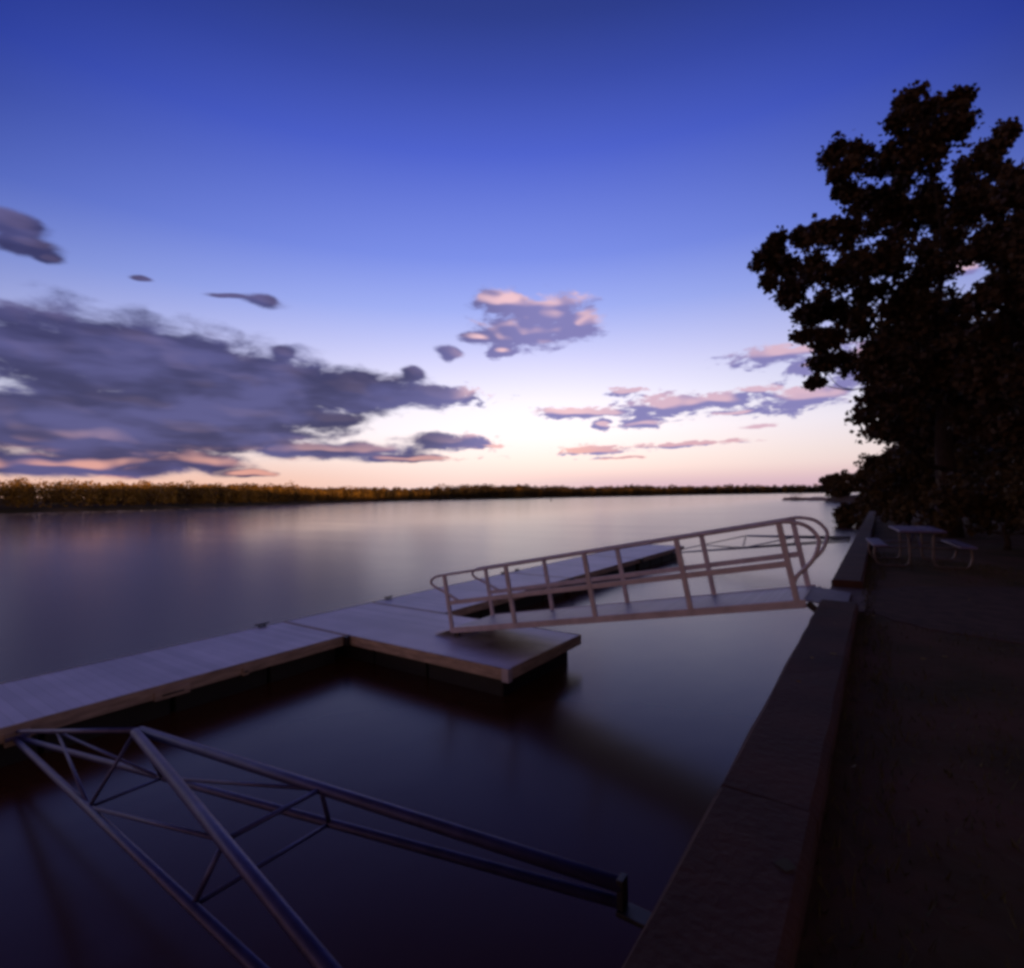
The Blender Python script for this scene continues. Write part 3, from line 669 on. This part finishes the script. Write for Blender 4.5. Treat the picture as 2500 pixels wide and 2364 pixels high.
# ------------------------------------------------------------------ stiff arms
def lerp(a, b, k): return Vector(a).lerp(Vector(b), k)
def stiff_arm(label):
    """pin end at local origin on the dock side, wall end towards +X"""
    r = thing('stiff_arm', label, 'stiff arm', (0, 0, 0), 0, 'welded pipe stiff arms bracing the dock off the seawall')
    X = 8.0; U = Vector((3.68, .02, 1.335)); Lo = Vector((.03, 0, .36)); Bw = [Vector((X, .64, 1.27)), Vector((X, -.62, 1.27))]; Tw = [Vector((X, .64, 1.36)), Vector((X, -.62, 1.36))]
    for k in range(2):
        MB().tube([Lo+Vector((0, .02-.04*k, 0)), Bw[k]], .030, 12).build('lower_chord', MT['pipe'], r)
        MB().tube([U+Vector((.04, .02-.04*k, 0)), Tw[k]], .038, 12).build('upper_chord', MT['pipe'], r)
        n1 = lerp(U, Tw[k], .515); n2 = lerp(Lo, Bw[k], .727); n5 = lerp(Lo, Bw[k], .44)
        MB().tube([n1, n2], .017, 8).build('brace', MT['pipe'], r)
        MB().tube([n1, n5], .015, 8).build('brace', MT['pipe'], r)
        MB().tube([U, n5], .015, 8).build('brace', MT['pipe'], r)
        MB().tube([lerp(Lo+Vector((0, 0, .08)), U, .42), n5], .014, 8).build('brace', MT['pipe'], r)
        MB().box(X-.02, X+.40, Tw[k].y-.05, Tw[k].y+.05, 1.225, 1.25).box(X-.02, X+.015, Tw[k].y-.035, Tw[k].y+.035, 1.251, 1.40).box(X+.40, X+.445, Tw[k].y-.10, Tw[k].y+.10, 1.14, 1.40).build('wall_bracket', MT['dark'], r, .004)
    MB().tube([Lo+Vector((0, 0, .09)), U], .024, 10).build('brace', MT['pipe'], r)
    a, b_ = lerp(U, Tw[0], .515), lerp(U, Tw[1], .515); MB().tube([a, b_], .017, 8).build('cross_tie', MT['pipe'], r)
    a, b_ = lerp(Lo, Bw[0], .727), lerp(Lo, Bw[1], .727); MB().tube([a, b_], .015, 8).build('cross_tie', MT['pipe'], r)
    a, b_ = lerp(Lo, Bw[0], .44), lerp(Lo, Bw[1], .44); MB().tube([a, b_], .014, 8).build('cross_tie', MT['pipe'], r)
    MB().tube([Lo+Vector((0, -.12, .02)), Lo+Vector((0, .12, .02))], .03, 10).build('pin_sleeve', MT['pipe'], r)
    return r
s1 = stiff_arm('triangular pipe stiff arm in the dark foreground, from the left dock to the seawall'); s1.location = (-9.13, 1.9, 0)
s2 = copy_tree(s1); s2.location = (-8.75, 26.6, 0); s2.scale = (.952, 1, 1); s2['label'] = 'distant pipe stiff arm seen through the gangway railing, past the end of the dock'

# ------------------------------------------------------------------ picnic table
pt = thing('picnic_table', 'picnic table on bent pipe legs, standing on the grass before the maple', 'picnic table', (.58, 14.0, 1.8), R_(5))
W, TL = .76, 1.83
for i in range(3):
    x = -W/2 + i*(W/3)
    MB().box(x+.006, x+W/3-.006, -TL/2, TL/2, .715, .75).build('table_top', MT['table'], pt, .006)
for s in (-1, 1): MB().box(s*.69-.125, s*.69+.125, -TL/2, TL/2, .42, .455).build('bench_seat', MT['table'], pt, .006)
for yy in (-.68, .68):
    for s in (-1, 1):
        pts = bez([(s*.76, yy, .415), (s*.78, yy, .22), (s*.73, yy, .06), (s*.64, yy, .025), (s*.45, yy, .025), (s*.27, yy, .03), (s*.20, yy, .10), (s*.19, yy, .3), (s*.20, yy, .60), (s*.24, yy, .712)], 6)
        MB().tube(pts, .021, 10).build('leg', MT['leg'], pt)
    MB().tube([(-.76, yy, .40), (.76, yy, .40)], .018, 8).build('cross_bar', MT['leg'], pt)
    MB().tube([(-.3, yy, .70), (.3, yy, .70)], .015, 8).build('cross_bar', MT['leg'], pt)
MB().tube([(0, -.66, .40), (0, -.2, .69)], .014, 8).build('brace', MT['pipe'], pt); MB().tube([(0, .66, .40), (0, .2, .69)], .014, 8).build('brace', MT['pipe'], pt)

# ------------------------------------------------------------------ far moored boats, pontoon, buoy
def boat(loc, rz, label, L_=7.0, canopy=True):
    r = thing('pontoon_boat', label, 'boat', loc, rz, 'boats moored off the distant point')
    for s in (-1, 1): MB().tube([(-L_/2, s*.9, .15), (-L_/2+.3, s*.9, .15), (L_/2-.7, s*.9, .15), (L_/2, s*.9, .4)], [.2, .32, .32, .06], 12).build('pontoon', MT['alu'], r)
    MB().box(-L_/2+.1, L_/2-.4, -1.2, 1.2, .5, .6).build('deck', MT['dark'], r, .02)
    f = MB(); f.box(-L_/2+.2, L_/2-.8, -1.18, -1.14, .6, 1.25).box(-L_/2+.2, L_/2-.8, 1.14, 1.18, .6, 1.25).box(-L_/2+.2, -L_/2+.24, -1.13, 1.13, .6, 1.25).box(L_/2-.84, L_/2-.8, -1.13, 1.13, .6, 1.25); f.build('side_panel', MT['boatwhite'], r)
    MB().box(-.6, .2, -.9, -.3, .6, 1.5).build('console', MT['red'], r, .05); MB().box(-L_/2+.3, -L_/2+1.1, -1.0, 1.0, .6, 1.05).build('seat', MT['canvas'], r, .06)
    if canopy:
        for x in (-1.6, 1.0):
            for s in (-1, 1): MB().tube([(x, s*1.1, 1.2), (x, s*1.05, 2.35)], .025, 6).build('canopy_pole', MT['alu'], r)
        c = MB(); k = 8
        for i in range(k+1):
            a = -1+2*i/k
            for x in (-2.0, 1.4): c.v.append(Vector((x, a*1.15, 2.38+.16*(1-a*a))))
        for i in range(k): c.f.append([2*i, 2*i+1, 2*i+3, 2*i+2]); c.smooth.append(True)
        o = c.build('canopy', MT['canvas'], r); so_ = o.modifiers.new('s', 'SOLIDIFY'); so_.thickness = .04
    MB().box(-1.2, 1.5, -.95, .95, .61, 1.55).build('cabin', MT['boatwhite'], r, .18)
    r.scale = (1.25, 1.25, .95)
    return r
boat((-29, 247, 0), 2.9, 'moored pontoon boat with a raised canopy, outermost off the distant point', 8.4)
boat((-20, 236, 0), 2.75, 'moored open pontoon boat without canopy, nearest the trees of the point', 7.2, False)
pj = thing('pontoon_jetty', 'low pontoon jetty the distant boats lie against', 'jetty', (-23, 243, 0), 2.85)
MB().box(-7, 8, -.8, .8, .25, .42).build('decking', MT['fascia'], pj); 
for x in (-6, -2, 2, 6): MB().box(x-1.2, x+1.2, -.7, .7, -.2, .245).build('float', MT['float'], pj, .04)
for x in (-5.5, 5.5): MB().tube([(x, .95, -1), (x, .95, 2.0)], .12, 8).build('pile', MT['bark'], pj)
by = thing('channel_buoy', 'tiny dark channel buoy far out on the bright water', 'buoy', (-175.5, 294.2, 0))
MB().tube([(0, 0, -.4), (0, 0, -.1), (0, 0, .25), (0, 0, .4)], [.3, .55, .55, .3], 14).build('float', MT['dark'], by)
MB().tube([(0, 0, .4), (0, 0, .8), (0, 0, 1.9)], [.3, .26, .2], 12).build('can', MT['dark'], by)
